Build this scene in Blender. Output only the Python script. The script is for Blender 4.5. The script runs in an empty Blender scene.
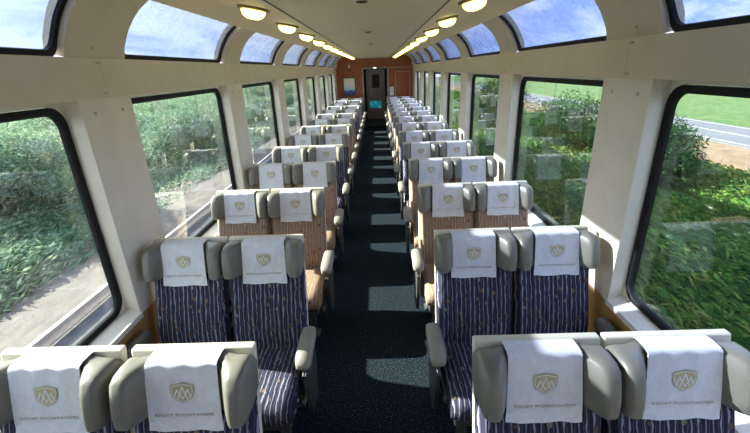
import bpy, bmesh, math, random
import numpy as np
from mathutils import Vector, Matrix, Euler

random.seed(7)
rng = np.random.default_rng(7)
C = bpy.context.scene.collection
SC = bpy.context.scene

# ------------------------------------------------------------------ camera
FPX = 386.7
def cam_axes(pitch, yaw, roll):
    a, b, c = (math.radians(v) for v in (pitch, yaw, roll))
    def ray(U, V):
        xx = U*math.cos(c)+V*math.sin(c); up = -U*math.sin(c)+V*math.cos(c)
        yy = math.cos(a)+up*math.sin(a); z = -math.sin(a)+up*math.cos(a)
        return Vector((xx*math.cos(b)+yy*math.sin(b), -xx*math.sin(b)+yy*math.cos(b), z))
    f = ray(0, 0)
    return ray(1, 0)-f, ray(0, 1)-f, f
r_, u_, f_ = cam_axes(20.85, -0.955, 2.161)
cam = bpy.data.cameras.new('camera'); co = bpy.data.objects.new('camera', cam); C.objects.link(co)
M = Matrix((r_, u_, -f_)).transposed().to_4x4(); M.translation = Vector((0.074, 0, 2.091))
co.matrix_world = M
cam.sensor_fit = 'HORIZONTAL'; cam.sensor_width = 36; cam.lens = FPX/750*36
cam.clip_start = 0.02; cam.clip_end = 400
SC.camera = co

# ------------------------------------------------------------------ exposure, sky, sun
SC.view_settings.view_transform = 'Standard'
SC.view_settings.look = 'None'
SC.view_settings.exposure = 0.75
SC.view_settings.gamma = 1.0
SC.view_settings.use_curve_mapping = False
SC.cycles.max_bounces = 10
SC.cycles.diffuse_bounces = 6
SC.cycles.transparent_max_bounces = 24
SC.cycles.sample_clamp_indirect = 6

SKY_STRENGTH = 2.4
SUN_STRENGTH = 17.0
wd = bpy.data.worlds.new('sky'); SC.world = wd; wd.use_nodes = True
nt = wd.node_tree; nt.nodes.clear()
def N(t, **k):
    n = nt.nodes.new(t)
    for a, v in k.items(): setattr(n, a, v)
    return n
tc = N('ShaderNodeTexCoord'); sep = N('ShaderNodeSeparateXYZ'); nt.links.new(tc.outputs['Generated'], sep.inputs[0])
mp = N('ShaderNodeMapping'); mp.inputs['Scale'].default_value = (1, .7, 2.0); nt.links.new(tc.outputs['Generated'], mp.inputs[0])
no = N('ShaderNodeTexNoise'); no.inputs['Scale'].default_value = 3.6; no.inputs['Detail'].default_value = 7; no.inputs['Roughness'].default_value = .58; no.inputs['Distortion'].default_value = 1.6
nt.links.new(mp.outputs[0], no.inputs['Vector'])
# more cloud to the left (towards the sun), more blue to the right
bias = N('ShaderNodeMath', operation='MULTIPLY_ADD'); bias.inputs[1].default_value = -.14; nt.links.new(sep.outputs[0], bias.inputs[0]); nt.links.new(no.outputs[0], bias.inputs[2])
cr = N('ShaderNodeValToRGB'); cr.color_ramp.elements[0].position = .37; cr.color_ramp.elements[1].position = .56
cr.color_ramp.elements[0].color = (0, 0, 0, 1); cr.color_ramp.elements[1].color = (1, 1, 1, 1)
nt.links.new(bias.outputs[0], cr.inputs[0])
gr = N('ShaderNodeMapRange'); gr.inputs[1].default_value = 0; gr.inputs[2].default_value = .8; nt.links.new(sep.outputs[2], gr.inputs[0])
blue = N('ShaderNodeMixRGB'); blue.inputs[1].default_value = (.34, .45, .82, 1); blue.inputs[2].default_value = (.13, .22, .66, 1); nt.links.new(gr.outputs[0], blue.inputs[0])
mx = N('ShaderNodeMixRGB'); mx.inputs[2].default_value = (.74, .79, .90, 1)
nt.links.new(cr.outputs[0], mx.inputs[0]); nt.links.new(blue.outputs[0], mx.inputs[1])
bg = N('ShaderNodeBackground'); bg.inputs[1].default_value = SKY_STRENGTH; nt.links.new(mx.outputs[0], bg.inputs[0])
wo = N('ShaderNodeOutputWorld'); nt.links.new(bg.outputs[0], wo.inputs[0])

sun = bpy.data.lights.new('sun', 'SUN'); sun.energy = SUN_STRENGTH; sun.angle = math.radians(.6); sun.color = (1, .95, .86)
so = bpy.data.objects.new('sun', sun); C.objects.link(so); so.location = (-30, 8, 20)
so.rotation_euler = Vector((1.90, -.42, -1.0)).to_track_quat('-Z', 'Y').to_euler()

# ------------------------------------------------------------------ materials
MATS = {}
class Mat:
    def __init__(s, name):
        s.m = bpy.data.materials.new(name); s.m.use_nodes = True; s.t = s.m.node_tree; s.t.nodes.clear()
        s.out = s.n('ShaderNodeOutputMaterial'); MATS[name] = s.m
    def n(s, t, **k):
        n = s.t.nodes.new(t)
        for a, v in k.items(): setattr(n, a, v)
        return n
    def l(s, a, b): s.t.links.new(a, b)
    def bsdf(s, color=None, rough=.6, metal=0, spec=.5):
        b = s.n('ShaderNodeBsdfPrincipled'); b.inputs['Roughness'].default_value = rough; b.inputs['Metallic'].default_value = metal
        b.inputs['Specular IOR Level'].default_value = spec
        if color is not None: b.inputs['Base Color'].default_value = (*color, 1)
        s.l(b.outputs[0], s.out.inputs[0]); s.b = b
        return b
    def obj(s, scale=(1, 1, 1)):
        t = s.n('ShaderNodeTexCoord'); m = s.n('ShaderNodeMapping'); m.inputs['Scale'].default_value = scale
        s.l(t.outputs['Object'], m.inputs[0]); return m.outputs[0]
    def noise(s, vec, scale, detail=4, rough=.5, dist=0):
        n = s.n('ShaderNodeTexNoise'); n.inputs['Scale'].default_value = scale; n.inputs['Detail'].default_value = detail
        n.inputs['Roughness'].default_value = rough; n.inputs['Distortion'].default_value = dist
        s.l(vec, n.inputs['Vector']); return n.outputs[0]
    def ramp(s, fac, stops, interp='LINEAR'):
        r = s.n('ShaderNodeValToRGB'); r.color_ramp.interpolation = interp; e = r.color_ramp.elements
        while len(e) < len(stops): e.new(.5)
        for i, (p, c) in enumerate(stops): e[i].position = p; e[i].color = (*c, 1)
        s.l(fac, r.inputs[0]); return r.outputs[0]
    def math(s, op, a, b=None, c=None):
        m = s.n('ShaderNodeMath', operation=op)
        for i, v in enumerate((a, b, c)):
            if v is None: continue
            if isinstance(v, (int, float)): m.inputs[i].default_value = v
            else: s.l(v, m.inputs[i])
        return m.outputs[0]
    def mix(s, fac, a, b):
        m = s.n('ShaderNodeMixRGB')
        for i, v in enumerate((fac, a, b)):
            if isinstance(v, (int, float)): m.inputs[i].default_value = v
            elif isinstance(v, tuple): m.inputs[i].default_value = (*v, 1)
            else: s.l(v, m.inputs[i])
        return m.outputs[0]
    def bump(s, h, strength=.3, dist=.01):
        b = s.n('ShaderNodeBump'); b.inputs['Strength'].default_value = strength; b.inputs['Distance'].default_value = dist
        s.l(h, b.inputs['Height']); s.l(b.outputs[0], s.b.inputs['Normal'])

def simple(name, color, rough=.6, metal=0, var=.08, scale=6, spec=.5, bump=0, bscale=200):
    m = Mat(name); b = m.bsdf(color, rough, metal, spec); v = m.obj()
    n = m.noise(v, scale, 4)
    lo = tuple(c*(1-var) for c in color); hi = tuple(min(1, c*(1+var)) for c in color)
    m.l(m.ramp(n, [(.3, lo), (.7, hi)]), b.inputs['Base Color'])
    if bump: m.bump(m.noise(v, bscale, 2), bump, .002)
    return m.m

simple('wall_cream', (.73, .67, .58), .55, var=.05)
simple('beam_tan', (.62, .54, .42), .55, var=.04)
simple('ceiling_cream', (.78, .665, .48), .6, var=.04, scale=2)
simple('seam_dark', (.10, .085, .06), .7)
simple('sill_cream', (.76, .72, .65), .4, var=.04)
simple('rubber_black', (.008, .008, .009), .6, spec=.25)
simple('leather_grey', (.165, .158, .132), .38, var=.07, scale=9, bump=.15, bscale=260)
simple('shell_cream', (.66, .62, .50), .45, var=.04)
simple('plastic_dark', (.045, .045, .045), .5)
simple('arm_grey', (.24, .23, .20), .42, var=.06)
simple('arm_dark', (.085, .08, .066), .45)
simple('panel_grey', (.05, .05, .05), .5)
simple('steel', (.55, .55, .55), .25, 1.0)
simple('bronze', (.30, .22, .12), .45, .3)
simple('gold_print', (.46, .39, .24), .6, var=.12, scale=60)
simple('letter_print', (.44, .40, .33), .7)
simple('white_print', (.72, .72, .76), .8)
simple('metal_frame', (.33, .29, .23), .4, .2)
simple('corridor_grey', (.36, .35, .32), .5)
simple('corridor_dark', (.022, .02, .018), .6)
simple('white_plastic', (.75, .74, .7), .4)
simple('rail_steel', (.55, .53, .52), .35, .6)
simple('screw_cap', (.48, .43, .35), .5)
simple('dry_soil', (.17, .115, .06), .95, var=.25, scale=2)
simple('asphalt', (.095, .10, .115), .9, var=.1, scale=3)
simple('road_paint', (.26, .26, .26), .8)
simple('bark', (.12, .09, .06), .9)

m = Mat('carpet'); b = m.bsdf(rough=.95, spec=.1); v = m.obj()
n1 = m.noise(v, 95, 3, .7); n2 = m.noise(v, 2.2, 3)
c1 = m.ramp(n1, [(.38, (.002, .005, .009)), (.56, (.009, .017, .026)), (.70, (.11, .15, .17))])
c2 = m.mix(m.ramp(n2, [(.35, (.0, .0, .0)), (.7, (.35, .35, .35))]), c1, (.007, .012, .019))
m.l(c2, b.inputs['Base Color']); m.bump(n1, .5, .004)

m = Mat('cloth_white'); b = m.bsdf(rough=.9, spec=.1); v = m.obj()
n1 = m.noise(v, 22, 4, .6, 1.0)
m.l(m.ramp(n1, [(.3, (.62, .63, .69)), (.7, (.74, .75, .80))]), b.inputs['Base Color']); m.bump(n1, .35, .006)

def fabric(name, base, base2, line, line2, dots):
    m = Mat(name); b = m.bsdf(rough=.9, spec=.15)
    t = m.n('ShaderNodeTexCoord'); oi = m.n('ShaderNodeObjectInfo')
    v = t.outputs['Object']; sp = m.n('ShaderNodeSeparateXYZ'); m.l(v, sp.inputs[0])
    mp = m.n('ShaderNodeMapping'); mp.inputs['Scale'].default_value = (1, .35, .35); m.l(v, mp.inputs[0])
    wob = m.noise(mp.outputs[0], 34, 2)
    x = m.math('MULTIPLY_ADD', wob, .020, sp.outputs[0])
    fr = m.math('FRACT', m.math('MULTIPLY', x, 36))
    wid = m.math('MULTIPLY_ADD', m.noise(mp.outputs[0], 60, 2), .62, -.13)
    on = m.math('LESS_THAN', fr, wid)
    fr2 = m.math('FRACT', m.math('MULTIPLY_ADD', x, 61, .3)); on2 = m.math('LESS_THAN', fr2, .16)
    c = m.mix(m.noise(v, 30, 3), base, base2)
    c = m.mix(on, c, line); c = m.mix(on2, c, line2)
    vo = m.n('ShaderNodeTexVoronoi'); vo.inputs['Scale'].default_value = 19
    mv = m.n('ShaderNodeMapping'); mv.inputs['Scale'].default_value = (1, .7, .7); m.l(v, mv.inputs[0]); m.l(mv.outputs[0], vo.inputs['Vector'])
    dm = m.math('LESS_THAN', vo.outputs['Distance'], .19)
    sc = m.n('ShaderNodeSeparateColor'); m.l(vo.outputs['Color'], sc.inputs[0])
    keep = m.math('LESS_THAN', sc.outputs[0], .8)
    dc = m.ramp(sc.outputs[1], [(.0, dots[0]), (.35, dots[1]), (.7, dots[2])], 'CONSTANT')
    c = m.mix(m.math('MULTIPLY', dm, keep), c, dc)
    m.l(c, b.inputs['Base Color']); m.bump(m.noise(v, 500, 2), .25, .002)
    return m.m
fabric('fabric_blue', (.017, .017, .036), (.030, .030, .055), (.26, .26, .32), (.075, .075, .12), [(.17, .12, .07), (.12, .07, .05), (.20, .17, .12)])
fabric('fabric_brown', (.25, .165, .115), (.31, .21, .15), (.42, .32, .245), (.17, .105, .07), [(.40, .25, .10), (.22, .08, .05), (.45, .35, .2)])

def wood(name, a, c, vertical=True, rough=.4):
    m = Mat(name); b = m.bsdf(rough=rough); v = m.obj((9, 9, .7) if vertical else (9, .7, 9))
    n = m.noise(v, 3, 6, .6, 1.2); m.l(m.ramp(n, [(.3, a), (.7, c)]), b.inputs['Base Color']); m.bump(n, .05, .002)
wood('wood_red', (.26, .064, .018), (.38, .100, .028))
wood('wood_gold', (.34, .19, .07), (.45, .27, .11), False)

def glass(name, tint, base, bump):
    m = Mat(name); tr = m.n('ShaderNodeBsdfTransparent'); tr.inputs[0].default_value = (*tint, 1)
    gl = m.n('ShaderNodeBsdfGlossy'); gl.inputs['Roughness'].default_value = .0
    lw = m.n('ShaderNodeLayerWeight'); lw.inputs[0].default_value = .5
    p = m.math('POWER', lw.outputs['Facing'], 4.0); f = m.math('MULTIPLY_ADD', p, .8, base)
    mx = m.n('ShaderNodeMixShader'); m.l(f, mx.inputs[0]); m.l(tr.outputs[0], mx.inputs[1]); m.l(gl.outputs[0], mx.inputs[2]); m.l(mx.outputs[0], m.out.inputs[0])
    if bump:
        bp = m.n('ShaderNodeBump'); bp.inputs['Strength'].default_value = bump; bp.inputs['Distance'].default_value = .03
        m.l(m.noise(m.obj((1, 1, 1)), 5, 3, .5, 1.5), bp.inputs['Height']); m.l(bp.outputs[0], gl.inputs['Normal'])
glass('glass_side', (.92, .96, .94), .075, 0)
glass('glass_dome', (.56, .61, .68), .05, .35)

def emit(name, col, st):
    m = Mat(name); e = m.n('ShaderNodeEmission'); e.inputs[0].default_value = (*col, 1); e.inputs[1].default_value = st; m.l(e.outputs[0], m.out.inputs[0])
emit('lamp_glow', (1.0, .80, .17), 4.5)
emit('vestibule_fill_glow', (1, .92, .8), 16)  # emission of the fill light added in the vestibule
emit('exit_glow', (1.0, .97, .9), .9)
m = Mat('screen_cyan'); v = m.obj(); e = m.n('ShaderNodeEmission'); e.inputs[1].default_value = .24
m.l(m.ramp(m.noise(v, 5, 3), [(.35, (.0, .16, .24)), (.55, (.02, .42, .55)), (.72, (.35, .8, .85))]), e.inputs[0]); m.l(e.outputs[0], m.out.inputs[0])

m = Mat('poster_print'); b = m.bsdf(rough=.35); v = m.obj(); sp = m.n('ShaderNodeSeparateXYZ'); m.l(v, sp.inputs[0])
z = m.math('MULTIPLY_ADD', m.noise(v, 6, 3), .16, sp.outputs[2])
m.l(m.ramp(m.math('MULTIPLY_ADD', z, 1.7, .36), [(.12, (.02, .06, .30)), (.24, (.05, .16, .50)), (.32, (.45, .72, .88)), (.55, (.80, .82, .72)), (.95, (.88, .84, .66))]), b.inputs['Base Color'])

m = Mat('gravel'); b = m.bsdf(rough=.95); v = m.obj((1, .35, 1))
m.l(m.ramp(m.noise(v, 5, 6, .75), [(.3, (.07, .06, .05)), (.7, (.17, .15, .13))]), b.inputs['Base Color'])
m = Mat('ballast'); b = m.bsdf(rough=.95); v = m.obj((1, .6, 1))
m.l(m.ramp(m.noise(v, 7, 5, .7), [(.3, (.035, .04, .045)), (.7, (.095, .10, .11))]), b.inputs['Base Color'])
m = Mat('meadow'); b = m.bsdf(rough=.95); v = m.obj((1, .5, 1))
m.l(m.ramp(m.noise(v, 2.2, 8, .8), [(.3, (.012, .036, .006)), (.5, (.044, .100, .010)), (.72, (.12, .15, .03))]), b.inputs['Base Color'])
m = Mat('hill_green'); b = m.bsdf(rough=.95); v = m.obj()
m.l(m.ramp(m.noise(v, .25, 7, .7), [(.3, (.014, .035, .03)), (.7, (.05, .075, .055))]), b.inputs['Base Color'])

def leaf(name, cols, sc):
    m = Mat(name); t = m.n('ShaderNodeTexCoord'); g = m.n('ShaderNodeNewGeometry')
    n = m.noise(t.outputs['Object'], sc, 4, .6)
    f = m.math('MULTIPLY_ADD', g.outputs['Random Per Island'], .34, m.math('MULTIPLY_ADD', n, 1.0, -.17))
    c = m.ramp(f, [(.22, cols[0]), (.42, cols[1]), (.60, cols[2]), (.80, cols[3])])
    d = m.n('ShaderNodeBsdfDiffuse'); tr = m.n('ShaderNodeBsdfTranslucent'); m.l(c, d.inputs[0]); m.l(c, tr.inputs[0])
    mx = m.n('ShaderNodeMixShader'); mx.inputs[0].default_value = .35; m.l(d.outputs[0], mx.inputs[1]); m.l(tr.outputs[0], mx.inputs[2]); m.l(mx.outputs[0], m.out.inputs[0])
leaf('leaf_left_hazed', [(.065, .135, .09), (.14, .235, .15), (.26, .34, .225), (.38, .35, .26)], .45)  # greens paled so the leaf colour carries haze and window-glass veil
leaf('leaf_right', [(.013, .048, .018), (.040, .118, .028), (.105, .195, .04), (.22, .22, .085)], .55)
leaf('leaf_bush', [(.008, .026, .012), (.016, .05, .02), (.035, .085, .026), (.07, .12, .035)], .9)

# ------------------------------------------------------------------ mesh helpers
def link(name, me, mats, parent=None):
    o = bpy.data.objects.new(name, me); C.objects.link(o)
    if mats and not me.materials:
        for k in (mats if isinstance(mats, (list, tuple)) else [mats]): me.materials.append(MATS[k])
    if parent: o.parent = parent
    return o
def tag(o, label=None, cat=None, group=None, kind=None):
    if label: o['label'] = label
    if cat: o['category'] = cat
    if group: o['group'] = group
    if kind: o['kind'] = kind
    return o
def empty(name, loc=(0, 0, 0), rz=0):
    o = bpy.data.objects.new(name, None); C.objects.link(o); o.location = loc; o.rotation_euler = (0, 0, rz); o.empty_display_size = .1
    return o

class MB:
    def __init__(s): s.bm = bmesh.new()
    def face_set(s, verts, faces, mat=0, bevel=0, seg=2):
        bm = bmesh.new(); vs = [bm.verts.new(v) for v in verts]
        for f in faces:
            fc = bm.faces.new([vs[i] for i in f]); fc.material_index = mat
        bmesh.ops.recalc_face_normals(bm, faces=bm.faces)
        if bevel: bmesh.ops.bevel(bm, geom=list(bm.edges), offset=bevel, segments=seg, profile=.6, affect='EDGES', clamp_overlap=True)
        tmp = bpy.data.meshes.new('tmp'); bm.to_mesh(tmp); bm.free(); s.bm.from_mesh(tmp); bpy.data.meshes.remove(tmp)
        return s
    def hexa(s, p, mat=0, bevel=0, seg=2):   # 8 points: bottom loop 4, top loop 4
        return s.face_set(p, [(3, 2, 1, 0), (4, 5, 6, 7), (0, 1, 5, 4), (1, 2, 6, 5), (2, 3, 7, 6), (3, 0, 4, 7)], mat, bevel, seg)
    def box(s, x0, x1, y0, y1, z0, z1, mat=0, bevel=0, seg=2):
        return s.hexa([(x0, y0, z0), (x1, y0, z0), (x1, y1, z0), (x0, y1, z0), (x0, y0, z1), (x1, y0, z1), (x1, y1, z1), (x0, y1, z1)], mat, bevel, seg)
    def loft(s, rings, mat=0, closed=True, cap=True):
        n = len(rings[0]); v = [p for r in rings for p in r]; f = []
        for i in range(len(rings)-1):
            for j in range(n if closed else n-1):
                a = i*n+j; b = i*n+(j+1) % n; f.append((a, b, b+n, a+n))
        if cap and closed: f.append(tuple(range(n))[::-1]); f.append(tuple((len(rings)-1)*n+j for j in range(n)))
        return s.face_set(v, f, mat)
    def tube(s, p0, p1, r0, r1=None, n=14, mat=0):
        p0 = Vector(p0); p1 = Vector(p1); d = (p1-p0).normalized(); a = d.orthogonal().normalized(); b = d.cross(a); r1 = r0 if r1 is None else r1
        return s.loft([[p0+(a*math.cos(t)+b*math.sin(t))*r0 for t in np.linspace(0, 2*math.pi, n, endpoint=False)],
                       [p1+(a*math.cos(t)+b*math.sin(t))*r1 for t in np.linspace(0, 2*math.pi, n, endpoint=False)]], mat)
    def lathe(s, prof, c, n=24, mat=0):      # prof: (r,z)
        return s.loft([[(c[0]+r*math.cos(t), c[1]+r*math.sin(t), c[2]+z) for t in np.linspace(0, 2*math.pi, n, endpoint=False)] for r, z in prof], mat)
    def mesh(s, name, smooth=0):
        me = bpy.data.meshes.new(name); s.bm.to_mesh(me); s.bm.free()
        if smooth:
            me.shade_smooth()
            try: me.set_sharp_from_angle(angle=math.radians(smooth))
            except Exception: pass
        return me
    def build(s, name, mats, parent=None, smooth=0):
        return link(name, s.mesh(name, smooth), mats, parent)

def rrect(a0, a1, b0, b1, r, n=6):
    pts = []
    for (ca, cb, t0) in ((a1-r, b1-r, 0), (a0+r, b1-r, 90), (a0+r, b0+r, 180), (a1-r, b0+r, 270)):
        for i in range(n+1):
            t = math.radians(t0+90*i/n); pts.append((ca+r*math.cos(t), cb+r*math.sin(t)))
    return pts

# ------------------------------------------------------------------ carriage shell
P = 1.06; ROW0 = 1.244; NROW = 14
PIL0, PILW, PITCH = 2.045, .45, 2.12
YB, YF = -2.2, 15.6
XI, XW = 1.45, 1.54
PROF = [(1.45, 2.20), (1.437, 2.26), (1.41, 2.315), (1.385, 2.36), (1.345, 2.412), (1.295, 2.463), (1.235, 2.505), (1.17, 2.54), (1.10, 2.56), (1.02, 2.558), (.53, 2.468), (0, 2.468)]
def prof_norm(i):
    a = PROF[max(0, i-1)]; b = PROF[min(len(PROF)-1, i+1)]; t = Vector((b[0]-a[0], b[1]-a[1])).normalized()
    return Vector((t.y, -t.x))      # outward
arc = [0]
for i in range(1, len(PROF)): arc.append(arc[-1]+math.hypot(PROF[i][0]-PROF[i-1][0], PROF[i][1]-PROF[i-1][1]))
def prof_at(p, off=0):
    for i in range(len(PROF)-1):
        if p <= arc[i+1] or i == len(PROF)-2:
            t = (p-arc[i])/(arc[i+1]-arc[i]); a = Vector(PROF[i]).lerp(Vector(PROF[i+1]), t)
            n = prof_norm(i).lerp(prof_norm(i+1), max(0, min(1, t))).normalized(); q = a+n*off
            return q.x, q.y
WTOP = arc[6]+.012

o = MB().box(-1.62, 1.62, YB, YF, -.06, 0).build('floor', 'carpet'); tag(o, kind='structure')

def pillars():
    return [PIL0+PITCH*n for n in range(-2, 7)]

def ring_faces(mb, s, pts_in, pts_out, fn, mat=0):
    n = len(pts_in); v = [fn(*p) for p in pts_in]+[fn(*p) for p in pts_out]
    mb.face_set(v, [(i, (i+1) % n, n+(i+1) % n, n+i) for i in range(n)], mat)

def rect_proj(pts, a0, a1, b0, b1):
    ca, cb = (a0+a1)/2, (b0+b1)/2; out = []
    m = len(pts)//4
    corners = [(a1, b1), (a0, b1), (a0, b0), (a1, b0)]
    for k in range(4):
        for i in range(m):
            p = pts[k*m+i]
            if i == m//2: out.append(corners[k])
            else:
                horizontal = (i < m//2) == (k in (0, 2))
                out.append(((a1 if k in (0, 3) else a0), p[1]) if horizontal else (p[0], (b1 if k in (0, 1) else b0)))
    return out

win_i = 1; trim_i = 1
for s, side in ((-1, 'left'), (1, 'right')):
    # lower wood wall, window wall and pillars
    mb = MB()
    for k in range(8):
        y0 = PIL0+PITCH*(k-2)+PILW; y1 = PIL0+PITCH*(k-1)
        inn = rrect(y0, y1, .745, 1.972, .10); out = rect_proj(inn, y0-PILW/2, y1+PILW/2, .60, 2.06)
        ring_faces(mb, s, inn, out, lambda y, z: (s*XW, y, z))
        ring_faces(mb, s, inn, out, lambda y, z: (s*(XW+.036), y, z))
        n = len(inn); v = [(s*XW, *p) for p in inn]+[(s*(XW+.036), *p) for p in inn]
        mb.face_set(v, [(i, (i+1) % n, n+(i+1) % n, n+i) for i in range(n)])
    for y in pillars(): mb.box(*sorted((s*XI, s*(XW+.01))), y, y+PILW, .70, 2.03, 0, .008)
    mb.box(*sorted((s*XI, s*1.62)), PIL0+PITCH*6+PILW-.05, YF, .70, 2.03)
    for y in pillars():      # round screw caps on the pillars
        for yy, zz in ((y+.10, 1.92), (y+.34, 1.92)): mb.tube((s*XI, yy, zz), (s*(XI-.004), yy, zz), .012, .009, 10, 1)
    o = mb.build('wall_'+side, ['wall_cream', 'screw_cap'], smooth=30); tag(o, kind='structure')
    mb = MB().box(*sorted((s*XI, s*1.62)), YB, YF, 0, .70)
    o = mb.build('trim_%d' % trim_i, 'wood_gold'); trim_i += 1; tag(o, kind='structure')
    o = MB().box(*sorted((s*(XI-.07), s*(XI+.02))), YB, YF, 0, .13, 0, .012).build('baseboard_'+side, 'panel_grey'); tag(o, kind='structure')
    mb = MB()     # sill board, gently sloped
    a, b = s*(XI-.012), s*(XW+.02)
    for k in range(8):
        y0 = PIL0+PITCH*(k-2)+PILW-.0; y1 = PIL0+PITCH*(k-1)
        mb.hexa([(a, y0, .69), (b, y0, .69), (b, y1, .69), (a, y1, .69), (a, y0, .722), (b, y0, .752), (b, y1, .752), (a, y1, .722)])
    o = mb.build('trim_%d' % trim_i, 'sill_cream'); trim_i += 1; tag(o, kind='structure')
    mb = MB()     # beam between lower and upper windows
    mb.box(*sorted((s*(XI-.012), s*1.62)), YB, YF, 1.995, 2.2)
    for y in pillars():
        for yy, zz in ((y+.20, 2.175), (y+.225, 2.175), (y+.20, 2.02), (y+.225, 2.02)): mb.tube((s*(XI-.012), yy, zz), (s*(XI-.016), yy, zz), .007, .006, 8, 1)
        mb.box(*sorted((s*(XI-.0125), s*(XI-.0115))), y+.2265, y+.2285, 2.0, 2.195, 1)
    o = mb.build('trim_%d' % trim_i, ['beam_tan', 'screw_cap'], smooth=30); trim_i += 1; tag(o, kind='structure')
    # dome ribs
    mb = MB()
    pp = [arc[i] for i in range(7)]+[WTOP]
    for k, y in enumerate(pillars()+[YF-.02]):
        y0, y1 = (y, y+PILW+.035) if k < 9 else (PIL0+PITCH*6+PILW, YF)
        rings = []
        for p in pp:
            xi, zi = prof_at(p); xo, zo = prof_at(p, .10); rings.append([(s*xi, y0, zi), (s*xi, y1, zi), (s*xo, y1, zo), (s*xo, y0, zo)])
        mb.loft(rings)
        if k < 9: mb.tube((s*(prof_at(.05)[0]+.002), y+.2, prof_at(.05)[1]), (s*(prof_at(.05)[0]-.004), y+.2, prof_at(.05)[1]), .008, .007, 8, 1)
    o = mb.build('trim_%d' % trim_i, ['beam_tan', 'screw_cap'], smooth=30); trim_i += 1; tag(o, kind='structure')
    # windows: lower flat pane and upper curved pane
    for k in range(8):
        y0 = PIL0+PITCH*(k-2)+PILW; y1 = PIL0+PITCH*(k-1)
        w = empty('window_%d' % win_i, (0, 0, 0)); win_i += 1; tag(w, kind='structure')
        oo = rrect(y0+.003, y1-.003, .748, 1.969, .097); ii = rrect(y0+.030, y1-.030, .778, 1.930, .075)
        mb = MB(); n = len(oo)
        rings = [[(s*(XW+.03), *p) for p in oo], [(s*(XW-.004), *p) for p in oo], [(s*(XW-.007), (p[0]*.8+q[0]*.2), (p[1]*.8+q[1]*.2)) for p, q in zip(oo, ii)],
                 [(s*(XW-.004), (p[0]*.3+q[0]*.7), (p[1]*.3+q[1]*.7)) for p, q in zip(oo, ii)], [(s*(XW+.01), *p) for p in ii], [(s*(XW+.034), *p) for p in ii]]
        mb.loft(rings, cap=False); mb.build('gasket', 'rubber_black', w, smooth=50)
        mb = MB(); mid = [((p[0]+q[0])/2, (p[1]+q[1])/2) for p, q in zip(oo, ii)]
        mb.loft([[(s*(XW+.018), *p) for p in mid], [(s*(XW+.026), *p) for p in mid]]); mb.build('pane', 'glass_side', w)
        # upper
        y0 += .035
        w = empty('window_%d' % win_i, (0, 0, 0)); win_i += 1; tag(w, kind='structure')
        oo = rrect(y0, y1, -.014, WTOP+.01, .07, 8); ii = rrect(y0+.024, y1-.026, .022, WTOP-.018, .055, 8)
        def f3(y, p, off): q = prof_at(p, off); return (s*q[0], y, q[1])
        def dens(pts):
            out = []
            for i, p in enumerate(pts):
                q = pts[(i+1) % len(pts)]; d = math.hypot(q[0]-p[0], q[1]-p[1]); c = max(1, int(d/.05)) if abs(q[1]-p[1]) > .03 else 1
                for j in range(c): out.append((p[0]+(q[0]-p[0])*j/c, p[1]+(q[1]-p[1])*j/c))
            return out
        ko = []; ki = []
        for i, (p, q) in enumerate(zip(oo, ii)):
            p2 = oo[(i+1) % len(oo)]; q2 = ii[(i+1) % len(ii)]; c = 8 if abs(p2[1]-p[1]) > .1 else 1
            for j in range(c): t = j/c; ko.append((p[0]+(p2[0]-p[0])*t, p[1]+(p2[1]-p[1])*t)); ki.append((q[0]+(q2[0]-q[0])*t, q[1]+(q2[1]-q[1])*t))
        mb = MB(); mb.loft([[f3(*p, .05) for p in ko], [f3(*p, .03) for p in ko], [f3(*p, .03) for p in ki], [f3(*p, .05) for p in ki]], cap=False)
        mb.build('gasket', 'rubber_black', w, smooth=40)
        mb = MB()
        rows = [(i/10)*(WTOP-.012)+.012 for i in range(11)]
        ring = lambda p: [f3(y0+.012, p, .045), f3(y1-.012, p, .045), f3(y1-.012, p, .051), f3(y0+.012, p, .051)]
        mb.loft([ring(p) for p in rows]); mb.build('pane', 'glass_dome', w, smooth=40)

# dome corner fillers are part of the ceiling sheet: header over the windows, soffits and flat centre
mb = MB()
top = [(-x, z) for x, z in [prof_at(WTOP)]+PROF[7:]] ; top = top[:-1]+[(x, z) for x, z in ([prof_at(WTOP)]+PROF[7:])][::-1]
mb.loft([[(x, YB, z) for x, z in top]+[(x, YB, z+.12) for x, z in top[::-1]], [(x, YF, z) for x, z in top]+[(x, YF, z+.12) for x, z in top[::-1]]])
for s in (-1, 1):
    mb.box(*sorted((s*.526, s*.538)), YB, YF, 2.4655, 2.475, 1)
o = mb.build('ceiling', ['ceiling_cream', 'seam_dark'], smooth=30); tag(o, kind='structure')
o = MB().box(-1.6, 1.6, YB-.06, YB, 0, 2.7).build('wall_rear', 'wall_cream'); tag(o, kind='structure')

# far bulkhead: wood with a doorway
DX0, DX1, DZ = -.42, .47, 2.10
xs = sorted(set([-1.5, -1.45, -1.41, -1.345, -1.295, -1.235, -1.17, -1.1, -1.02, -.53, 0, DX0, DX1]+[1.5, 1.45, 1.41, 1.345, 1.295, 1.235, 1.17, 1.1, 1.02, .53]))
def ztop(x):
    x = abs(x)
    if x >= 1.45: return 2.2
    for a, b in zip(PROF, PROF[1:]):
        if b[0] <= x <= a[0]: return a[1]+(b[1]-a[1])*(a[0]-x)/max(1e-6, a[0]-b[0])+.01
mb = MB()
for a, b in zip(xs, xs[1:]):
    z0 = DZ if (a >= DX0-1e-6 and b <= DX1+1e-6) else 0
    mb.hexa([(a, YF, z0), (b, YF, z0), (b, YF+.06, z0), (a, YF+.06, z0), (a, YF, ztop(a)), (b, YF, ztop(b)), (b, YF+.06, ztop(b)), (a, YF+.06, ztop(a))])
o = mb.build('wall_far', 'wood_red'); tag(o, kind='structure')
mb = MB()
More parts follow.
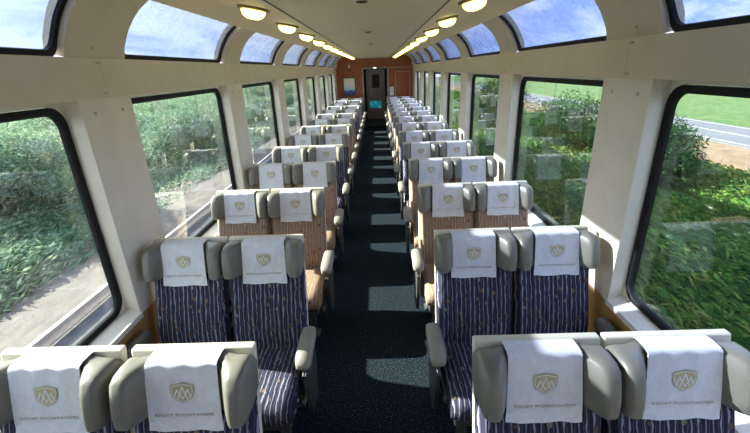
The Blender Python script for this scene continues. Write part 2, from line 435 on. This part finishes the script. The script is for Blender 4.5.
mb.box(DX0-.06, DX0, YF-.03, YF+.07, 0, DZ+.06, 0, .004); mb.box(DX1, DX1+.06, YF-.03, YF+.07, 0, DZ+.06, 0, .004); mb.box(DX0-.06, DX1+.06, YF-.03, YF+.07, DZ, DZ+.06, 0, .004)
mb.box(DX1+.06, 1.449, YF-.02, YF, 2.105, 2.145)
o = mb.build('trim_%d' % trim_i, 'metal_frame'); trim_i += 1; tag(o, kind='structure')
# vestibule behind the doorway
mb = MB()
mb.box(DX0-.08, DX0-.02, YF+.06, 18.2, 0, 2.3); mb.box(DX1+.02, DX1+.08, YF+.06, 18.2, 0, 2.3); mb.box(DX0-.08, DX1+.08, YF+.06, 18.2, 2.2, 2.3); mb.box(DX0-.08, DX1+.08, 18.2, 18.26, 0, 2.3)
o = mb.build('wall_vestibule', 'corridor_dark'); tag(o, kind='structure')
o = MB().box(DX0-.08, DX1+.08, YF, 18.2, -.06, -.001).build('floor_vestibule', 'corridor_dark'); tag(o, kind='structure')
d = empty('door_1', (.02, 17.6, 0)); tag(d, kind='structure')
mb = MB(); oo = rrect(-.40, .40, .02, 2.08, .02, 3); ii = rrect(-.15, .17, 1.33, 1.88, .05, 3)
mb.loft([[(x, .03, z) for x, z in oo], [(x, -.02, z) for x, z in oo], [(x, -.02, z) for x, z in ii], [(x, .03, z) for x, z in ii]], cap=False); mb.build('door_leaf', 'corridor_grey', d)
oi = rrect(-.155, .175, 1.325, 1.885, .05, 3); mb = MB(); mb.loft([[(x, .0, z) for x, z in oi], [(x, .01, z) for x, z in oi]]); mb.build('pane', 'corridor_dark', d)
mb = MB(); mb.box(-.24, -.215, -.09, -.065, .95, 1.25, 0, .006); mb.box(-.235, -.22, -.065, -.02, .97, .99); mb.box(-.235, -.22, -.065, -.02, 1.21, 1.23); mb.build('door_handle', 'steel', d)
mb = MB(); mb.box(-.27, .22, -.026, -.021, .50, .80); mb.build('illuminated_panel', 'screen_cyan', d)  # illuminated blue panel on the door, glows by its own emission

rt = empty('vestibule_fill_light', (.02, 16.5, 2.2)); tag(rt, 'small round fill light added in the dark vestibule behind the far doorway', 'ceiling light')  # added fill to lighten the vestibule, no lamp known there
MB().lathe([(.09, 0), (.09, -.012), (.07, -.03), (.01, -.034)], (0, 0, 0), 20).build('glass_bowl', 'vestibule_fill_glow', rt, 50)
# things on the bulkhead
def on_far(name, label, cat, x, z): e = empty(name, (x, YF-.002, z)); return tag(e, label, cat)
e = on_far('framed_poster', 'framed poster in pale yellow and blue on the wood bulkhead left of the doorway', 'poster', -.975, 1.50)
mb = MB(); W2, H2 = .235, .325
mb.box(-W2, W2, -.028, 0, -H2, -H2+.025); mb.box(-W2, W2, -.028, 0, H2-.025, H2); mb.box(-W2, -W2+.025, -.028, 0, -H2, H2); mb.box(W2-.025, W2, -.028, 0, -H2, H2); mb.build('frame', 'plastic_dark', e)
MB().box(-W2+.02, W2-.02, -.014, -.002, -H2+.02, H2-.02).build('print', 'poster_print', e)
e = on_far('wall_lamp', 'small white wall lamp high on the wood bulkhead above the framed poster', 'lamp', -.95, 2.24)
MB().box(-.02, .02, -.012, 0, -.03, .05, 0, .004).build('bracket', 'white_plastic', e)
MB().lathe([(.012, .03), (.03, 0), (.034, -.05), (.02, -.07)], (0, -.04, 0), 16).build('shade', 'white_plastic', e, 40)
e = on_far('exit_light', 'small glowing white light above the far doorway', 'light', .02, DZ+.035)
MB().box(-.065, .065, -.07, -.02, -.03, .03, 0, .006).build('housing', 'white_plastic', e); MB().box(-.055, .055, -.074, -.0695, -.022, .022).build('lens', 'exit_glow', e)
e = on_far('notice', 'white notice panel on the wood bulkhead right of the far doorway', 'notice', .64, 1.28)
MB().box(-.075, .075, -.02, 0, -.16, .16, 0, .006).build('board', 'white_plastic', e); MB().box(-.05, .05, -.0225, -.0195, -.02, .11).build('printed_sheet', 'cloth_white', e)
e = on_far('locker', 'wood locker door with thin pale trim on the bulkhead right of the white notice', 'locker', 1.06, 1.0)
MB().box(-.26, .26, -.015, 0, -.96, .96).build('door', 'wood_red', e)
mb = MB(); mb.box(-.285, -.255, -.022, 0, -.98, .98); mb.box(.255, .285, -.022, 0, -.98, .98); mb.box(-.285, .285, -.022, 0, .955, .985); mb.build('trim', 'metal_frame', e)
MB().box(-.22, -.205, -.03, -.015, -.05, .05, 0, .003).build('handle', 'steel', e)

# ------------------------------------------------------------------ seats
TILT = .25; ZT = 1.112
def yb(z): return -(ZT-z)*TILT
HW = .2465
ME = {}
def seat_meshes():
    mb = MB()      # shell: cream slab with rolled top rim
    w = HW-.006
    mb.hexa([(-w, yb(.26)-.030, .26), (w, yb(.26)-.030, .26), (w, yb(.26), .26), (-w, yb(.26), .26), (-w, -.034, ZT-.002), (w, -.034, ZT-.002), (w, 0, ZT), (-w, 0, ZT)], 0, .009, 3)
    ME['back_shell'] = (mb.mesh('back_shell', 40), 'shell_cream')
    mb = MB()      # fabric back
    rings = []
    for x in np.linspace(-.240, .240, 17):
        e = abs(x)/.240; k = (1-max(0, (e-.86)/.14)**2.2*.75); r = []
        for t, dd in ((.40, .028), (.40, .095), (.46, .115), (.55, .128), (.68, .122), (.80, .108), (.90, .098), (.93, .090), (.93, .028)):
            dd = .04+(dd-.04)*k; r.append((x, yb(t)-dd, t))
        rings.append(r)
    mb.loft(rings); ME['backrest'] = (mb.mesh('backrest', 40), None)
    mb = MB()      # headrest pad with forward wings
    rings = []
    for x in np.linspace(-1, 1, 41):
        X = math.copysign(abs(x)**.8, x)*.2455; e = abs(X)
        c = max(0, (e-.197)/.049); hk = (1-min(1, c)**3)**(1/3)
        h = .052+.050*hk
        sm = min(1, max(0, (e-.125)/.065)); sm = sm*sm*(3-2*sm)
        D = .107+.088*sm-.035*min(1, max(0, (e-.220)/.026))**2
        if .118 < e < .135: D -= .006
        zc = 1.004; r = []
        for q, (a, bq) in enumerate(((-.72, 0), (-.95, .25), (-1, .5), (-.97, .78), (-.82, .95), (-.4, 1.0), (0, 1.01), (.4, 1.0), (.82, .95), (.97, .78), (1, .5), (.95, .2), (.72, 0))):
            z = zc+a*h; r.append((X, yb(z)-(.026+(D-.026)*bq), z))
        rings.append(r)
    mb.loft(rings); ME['headrest'] = (mb.mesh('headrest', 50), 'leather_grey')
    mb = MB()      # white cloth over the headrest
    path = [(-.033, 1.109), (-.042, 1.1125), (-.06, 1.1145), (-.09, 1.1145), (-.105, 1.1125), (-.117, 1.107)]
    path += [(yb(z)-dd, z) for z, dd in ((1.095, .117), (1.06, .1165), (1.02, .1165), (.98, .1165), (.94, .1165), (.90, .116), (.878, .114), (.855, .116))]
    rings = []
    for j, x in enumerate(np.linspace(-1, 1, 15)):
        up = []; dn = []
        for i, (y, z) in enumerate(path):
            fl = 1+.05*max(0, (i-6)/7); rip = .0022*math.sin(x*9+i*.55)*(i > 5)
            X = x*.133*fl; edge = -.004 if abs(x) > .95 and i > 5 else 0
            up.append((X, y-rip-.0028+edge*0, z+(.003*math.sin(x*5)) if i == len(path)-1 else z)); dn.append((X, y+.0012-rip if i > 5 else y-.001, z-.003 if i < 6 else z))
        rings.append(up+dn[::-1])
    mb.loft(rings); ME['headrest_cover'] = (mb.mesh('headrest_cover', 60), 'cloth_white')
    # gold emblem on the cloth
    mb = MB()
    def P3(x, z, d): return (x, yb(z)-.1225-d, z)
    zc = 1.004
    sh = [(-.047, .040), (-.030, .043), (0, .050), (.030, .043), (.047, .040), (.050, .010), (.040, -.022), (.022, -.036), (0, -.048), (-.022, -.036), (-.040, -.022), (-.050, .010)]
    sh = [(x*.9, z*.80) for x, z in sh]
    def plate(pts, d0, d1, mat): mb.loft([[P3(x, zc+z, d0) for x, z in pts], [P3(x, zc+z, d1) for x, z in pts]], mat)
    plate(sh, 0, .0012, 0)
    def stroke(pts, w, d0=.0010, d1=.0020, closed=False):
        n = len(pts)
        for i in range(n if closed else n-1):
            a = Vector(pts[i]); b = Vector(pts[(i+1) % n]); t = (b-a).normalized(); nn = Vector((-t.y, t.x))*w; a = a-t*w*.8; b = b+t*w*.8
            plate([tuple(a-nn), tuple(b-nn), tuple(b+nn), tuple(a+nn)], d0, d1, 1)
    stroke([(x*.86, z*.86) for x, z in sh], .0011, closed=True)
    stroke([(-.031, -.015), (-.019, .014), (-.009, -.003), (.002, .025), (.012, -.003), (.021, .014), (.032, -.015)], .0021)
    stroke([(-.017, -.019), (-.009, -.003), (.001, -.021), (.012, -.003), (.019, -.019)], .0019)
    ME['emblem'] = (mb.mesh('emblem'), ['gold_print', 'white_print'])
    cu = bpy.data.curves.new('lettering', 'FONT'); cu.body = 'ROCKY MOUNTAINEER'; cu.size = .0185; cu.align_x = 'CENTER'; cu.space_character = 1.22; cu.extrude = .0005
    to = bpy.data.objects.new('tmp', cu); C.objects.link(to); bpy.context.view_layer.update()
    me = bpy.data.meshes.new_from_object(to.evaluated_get(bpy.context.evaluated_depsgraph_get())); bpy.data.objects.remove(to)
    xs_ = [v.co.x for v in me.vertices]; k = .222/(max(xs_)-min(xs_))
    for v in me.vertices:
        x, z, d = v.co.x*k, v.co.y*.8+.915, v.co.z; v.co = P3(x, z, d)
    me.name = 'lettering'; ME['lettering'] = (me, 'letter_print')
    # cushion
    mb = MB(); rings = []
    for x in np.linspace(-.238, .238, 17):
        e = abs(x)/.238; k = max(0, (e-.80)/.20); dz = .028*k**2.2; g = .018*k**2
        rings.append([(x, y, z) for y, z in ((-.26, .33), (-.26, .44-dz), (-.34, .452-dz), (-.45, .455-dz), (-.60, .458-dz), (-.70, .460-dz), (-.755+g, .452-dz), (-.785+g, .43-dz), (-.795+g, .39), (-.785+g, .345), (-.76+g, .325))])
    mb.loft(rings); ME['seat_cushion'] = (mb.mesh('seat_cushion', 45), None)
    mb = MB(); mb.box(-.215, .215, -.74, -.22, .25, .328, 0, .01); ME['seat_frame'] = (mb.mesh('seat_frame'), 'plastic_dark')
    for x in (-.15, .15):
        for y in (-.64, -.30):
            mb = MB(); sq = lambda h, z: [(x-h, y-h, z), (x+h, y-h, z), (x+h, y+h, z), (x-h, y+h, z)]
            mb.loft([sq(.05, 0), sq(.048, .018), sq(.026, .03), sq(.024, .255)]); ME['leg', x, y] = (mb.mesh('leg'), 'panel_grey')
    for sd in (-1, 1):     # armrest on the outer side of the pair
        for kind, xc in (('aisle', .288), ('wall', .232)):
            hw = .044 if kind == 'aisle' else .044
            rings = []
            for (y, zt, zb, ww) in ((-.335, .635, .600, .6), (-.348, .650, .585, .9), (-.40, .650, .575, 1), (-.49, .646, .572, 1.02), (-.56, .634, .560, 1.04), (-.598, .618, .556, 1.0), (-.617, .598, .558, .85), (-.624, .585, .563, .6)):
                h2 = hw*ww; c = min(h2, (zt-zb)/2)*.55
                rings.append([(sd*xc+dx, y, z) for dx, z in ((-h2+c, zb), (h2-c, zb), (h2, zb+c), (h2, zt-c), (h2-c*.7, zt-c*.25), (0, zt), (-h2+c*.7, zt-c*.25), (-h2, zt-c), (-h2, zb+c))])
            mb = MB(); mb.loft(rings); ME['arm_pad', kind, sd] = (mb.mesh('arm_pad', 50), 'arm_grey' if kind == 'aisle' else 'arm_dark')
            mb = MB(); t = .013 if kind == 'aisle' else .008
            pts = [(-.60, .56), (-.58, .33), (-.52, .14), (-.36, .14), (-.30, .35), (-.33, .585)]
            mb.face_set([(sd*xc-t, y, z) for y, z in pts]+[(sd*xc+t, y, z) for y, z in pts], [(0, 1, 2, 3, 4, 5), (11, 10, 9, 8, 7, 6)]+[(i, (i+1) % 6, 6+(i+1) % 6, 6+i) for i in range(6)], 0, .005, 2)
            mb.box(*sorted((sd*(xc-.03), sd*(xc-.05))), -.56, -.30, .28, .32)
            ME['arm_panel', kind, sd] = (mb.mesh('arm_panel', 40), 'panel_grey')
            mb = MB(); mb.tube((sd*xc, -.585, .510), (sd*xc, -.622, .510), .014, .010, 14); ME['arm_bolt', kind, sd] = (mb.mesh('arm_bolt', 40), 'steel')
seat_meshes()
FAB = {}
for nm in ('backrest', 'seat_cushion'):
    for col in ('blue', 'brown'):
        me = ME[nm][0].copy(); me.materials.append(MATS['fabric_'+col]); FAB[nm, col] = me
for k, (me, mt) in ME.items():
    if mt and not me.materials:
        for q in (mt if isinstance(mt, list) else [mt]): me.materials.append(MATS[q])

ORD = ['nearest', 'second', 'third', 'fourth', 'fifth', 'sixth', 'seventh', 'eighth', 'ninth', 'tenth', 'eleventh', 'twelfth', 'thirteenth', 'last']
AL, AR = -.424, .406
jit = random.Random(3)
for k in range(NROW):
    col = 'blue' if (k//2) % 2 == 0 else 'brown'
    for side, edge, sg in (('left', AL, -1), ('right', AR, 1)):
        for pos in ('aisle', 'wall'):
            x = edge+sg*(HW if pos == 'aisle' else HW*3)-(.022 if (k, side, pos) == (0, 'left', 'wall') else 0)
            rt = empty('passenger_seat', (x, ROW0+P*k, 0))
            row = 'nearest row' if k == 0 else ('last row' if k == NROW-1 else ORD[k]+' row back')
            tag(rt, '%s patterned %s seat with white headrest cloth, %s, %s of the aisle' % (col, 'aisle' if pos == 'aisle' else 'window', row, side), 'seat', 'rows of passenger seats')
            q = lambda nm, me=None, par=None: link(nm, me or ME[nm][0], None, par or rt)
            q('back_shell'); q('backrest', FAB['backrest', col]); q('headrest')
            cv = q('headrest_cover')
            a = jit.uniform(-.012, .012); cv.location = (a, 0, 0)
            if k <= 10: q('emblem', None, cv)
            if k <= 2: q('lettering', None, cv)
            q('seat_cushion', FAB['seat_cushion', col]); q('seat_frame'); [q('leg', ME['leg', lx, ly][0]) for lx in (-.15, .15) for ly in (-.64, -.30)]
            sd = -sg if pos == 'aisle' else sg
            for nm in ('arm_pad', 'arm_panel', 'arm_bolt'): q(nm, ME[nm, pos, sd][0])

# ------------------------------------------------------------------ ceiling lights and speakers
base_me = None
for s, side in ((-1, 'left'), (1, 'right')):
    for i in range(12):
        zc = 2.468+(.74-.53)*(2.558-2.468)/(1.02-.53)
        rt = empty('ceiling_light', (s*.74, 2.93+P*i, zc)); rt.rotation_euler = (0, s*-math.atan2(.09, .49)*1.0, 0)
        nm = ['nearest', 'second', 'third', 'fourth', 'fifth', 'sixth', 'seventh', 'eighth', 'ninth', 'tenth', 'eleventh', 'farthest'][i]
        tag(rt, '%s glowing glass bowl light on the ceiling above the %s seats' % (nm, side), 'ceiling light', 'two rows of bowl ceiling lights')
        if base_me is None:
            mb = MB(); mb.lathe([(.106, .004), (.108, -.006), (.100, -.016), (.078, -.020), (.05, -.018)], (0, 0, 0), 28); base_me = mb.mesh('base_ring', 40); base_me.materials.append(MATS['bronze'])
            mb = MB(); mb.lathe([(.079, -.014), (.079, -.026), (.073, -.044), (.060, -.058), (.040, -.068), (.018, -.072), (.004, -.073)], (0, 0, 0), 28); bowl_me = mb.mesh('glass_bowl', 60); bowl_me.materials.append(MATS['lamp_glow'])
        link('base_ring', base_me, None, rt); link('glass_bowl', bowl_me, None, rt)
for i, y in enumerate((2.59, 4.58, 6.71)):
    rt = empty('ceiling_speaker', (0, y, 2.468)); tag(rt, '%s small round grille in the middle of the flat ceiling' % ('nearest', 'second', 'third')[i], 'speaker', 'ceiling speakers')
    MB().lathe([(.034, 0), (.036, -.004), (.028, -.007), (.026, -.003)], (0, 0, 0), 20).build('ring', 'seam_dark', rt, 40)
    MB().lathe([(.027, -.002), (.026, -.004), (.004, -.005)], (0, 0, 0), 20).build('grille', 'panel_grey', rt, 40)

# ------------------------------------------------------------------ outside
GZ = -1.45
o = MB().box(-7.2, 2.2, -30, 160, GZ-.3, GZ).build('ground', 'gravel'); tag(o, kind='structure')
rt = empty('railway_track', (-3.9, 0, GZ)); tag(rt, 'railway track with steel rails on dark ballast outside the left windows', 'railway track')
MB().hexa([(-.78, -25, 0), (1.2, -25, 0), (1.2, 150, 0), (-.78, 150, 0), (-.62, -25, .12), (1.05, -25, .12), (1.05, 150, .12), (-.62, 150, .12)]).build('ballast_bed', 'ballast', rt)
for x in (-.72, .72):
    mb = MB(); mb.box(x-.065, x+.065, -25, 150, .12, .14); mb.box(x-.012, x+.012, -25, 150, .14, .25); mb.box(x-.036, x+.036, -25, 150, .25, .29, 0, .006); mb.build('rail', 'rail_steel', rt)

def terrain(name, x0, x1, y0, y1, hf, mat, nx=40, ny=120):
    xs = np.linspace(x0, x1, nx); ys = np.linspace(y0, y1, ny); v = []; f = []
    for y in ys:
        for x in xs: v.append((x, y, hf(x, y)))
    for j in range(ny-1):
        for i in range(nx-1): a = j*nx+i; f.append((a, a+1, a+1+nx, a+nx))
    me = bpy.data.meshes.new(name); me.from_pydata(v, [], f); me.shade_smooth(); return tag(link(name, me, mat), kind='structure')
def hl(x, y):
    d = max(0, -x-6.0); return GZ-.12+min(d, 9)*.17+.25*math.sin(x*.6+y*.23)*min(1, d/2)+.0*d
def hr(x, y):
    if x > 15: return -1.72+max(0, x-21.5)*.035
    d = max(0, x-4.2); return GZ-.12-.05*d*.5+.12*math.sin(x*.9+y*.31)*min(1, d)
terrain('terrain_left', -80, -5.8, -30, 160, hl, 'meadow', 70, 90)
terrain('terrain_right', 2.1, 110, -30, 160, hr, 'meadow', 90, 90)
o = MB().box(15.95, 20.3, -30, 160, -1.80, -1.62).build('road', 'asphalt'); tag(o, kind='structure')
mb = MB()
for x in (16.25, 18.1, 20.0): mb.box(x-.06, x+.06, -30, 160, -1.63, -1.612)
o = mb.build('road_line', 'road_paint'); tag(o, kind='structure')
o = MB().box(13.0, 15.95, -30, 160, -1.85, -1.70).build('road_shoulder', 'dry_soil'); tag(o, kind='structure')

def leaves(n, pos, size, along, mat, name, parent=None):
    """n bent leaves/blades; pos(n)->(n,3); along: how strongly the blades lie along the line (bent by the passing draught)"""
    p = pos(n); L = rng.uniform(size[0], size[1], n); W = L*rng.uniform(.07, .17, n)
    d = rng.normal(size=(n, 3)); d[:, 1] += np.sign(rng.normal(size=n))*along; d[:, 2] += .35; d /= np.linalg.norm(d, axis=1)[:, None]
    u = np.cross(d, rng.normal(size=(n, 3))); u /= np.linalg.norm(u, axis=1)[:, None]; nn = np.cross(d, u)
    b0 = p; m_ = p+d*(L*.5)[:, None]+nn*(L*.07)[:, None]; t = p+d*L[:, None]
    a1 = m_-u*W[:, None]; a2 = m_+u*W[:, None]
    V = np.stack([b0, a1, t, a2], 1).reshape(-1, 3)
    me = bpy.data.meshes.new(name); me.vertices.add(4*n); me.vertices.foreach_set('co', V.ravel())
    me.loops.add(4*n); me.loops.foreach_set('vertex_index', np.arange(4*n, dtype=np.int32)); me.polygons.add(n); me.polygons.foreach_set('loop_start', np.arange(0, 4*n, 4, dtype=np.int32)); me.update(calc_edges=True)
    return link(name, me, mat, parent)

def fieldn(x, y, f, seed):
    r = np.random.default_rng(seed); v = 0
    for i in range(6):
        a = r.uniform(0, 6.28); k = f*r.uniform(.5, 1.8); v = v+np.sin((np.cos(a)*x*1.3+np.sin(a)*y*.6)*k+r.uniform(0, 6.28))
    return v/6*1.6
def pos_left(n):
    x = -6.1-rng.beta(1, 1.7, n)*16; y = -3+(rng.random(n)**1.5)*70
    g = np.array([hl(a, b) for a, b in zip(x, y)]); hmax = np.clip((-x-5.9)*.8, .1, 1)*np.clip(.40+.6*fieldn(x, y, 1.0, 1), .08, 1.3)
    return np.stack([x, y, g+rng.random(n)**.6*hmax], 1)
def pos_right(n):
    x = 2.7+rng.beta(1, 1.2, n)*10.5; y = -3+(rng.random(n)**1.5)*70
    g = np.array([hr(a, b) for a, b in zip(x, y)]); hmax = np.clip((x-2.4)*.5, .1, 1)*np.clip(.40+.55*fieldn(x, y, 1.1, 2), .06, 1.2)*np.clip((13.8-x)*.25, .15, 1)
    return np.stack([x, y, g+rng.random(n)**.6*hmax], 1)
tag(leaves(240000, pos_left, (.07, .26), 3.2, 'leaf_left_hazed', 'undergrowth'), 'pale green undergrowth on the bank beyond the railway track outside the left windows', 'undergrowth', kind='stuff')
tag(leaves(240000, pos_right, (.07, .26), 3.2, 'leaf_right', 'undergrowth'), 'green undergrowth between the train and the road outside the right windows', 'undergrowth', kind='stuff')

def bush(x, y, h, r, label, mat='leaf_bush', n=14000, ry=1.4):
    hz = (hl if x < 0 else hr)(x, y); rt = empty('bush', (x, y, hz)); tag(rt, label, 'bush', 'bushes outside the windows')
    def ps(n):
        d = rng.normal(size=(n, 3)); d /= np.linalg.norm(d, axis=1)[:, None]; rad = rng.random(n)**.4
        lump = 1+.25*np.sin(d[:, 0]*5+d[:, 1]*4)*np.cos(d[:, 2]*6)
        return np.stack([d[:, 0]*r*rad*lump, d[:, 1]*r*ry*rad*lump, h*.52+d[:, 2]*h*.48*rad*lump], 1)
    leaves(n, ps, (.07, .20), .8, mat, 'foliage', rt)
    mb = MB()
    for i in range(5):
        a = i*1.3; mb.tube((.04*math.cos(a), .04*math.sin(a), -.15), (r*.5*math.cos(a), r*.6*math.sin(a), h*.62), .03, .012, 7)
    mb.build('stem', 'bark', rt)
bush(8.9, 12.1, 2.1, .85, 'dark green bush before the road, at the far edge of the nearest right window')
bush(8.2, 17.0, 2.4, 1.6, 'tall bush outside the second window on the right')
bush(7.0, 23.5, 3.0, 1.8, 'tall bush far along the line outside the third window on the right')
bush(-9.5, 9.5, 1.9, 1.3, 'rounded blue-green bush on the bank outside the nearest left window', 'leaf_left_hazed')
bush(-8.8, 18.0, 2.2, 1.6, 'bush on the bank outside the second window on the left', 'leaf_left_hazed')
# far hills on the right
v = lambda x, y: -2+max(0, (x-60))*.10*(1+.35*math.sin(y*.05)+.2*math.sin(y*.13+1))
terrain('hills', 60, 130, -60, 260, v, 'hill_green', 30, 90)
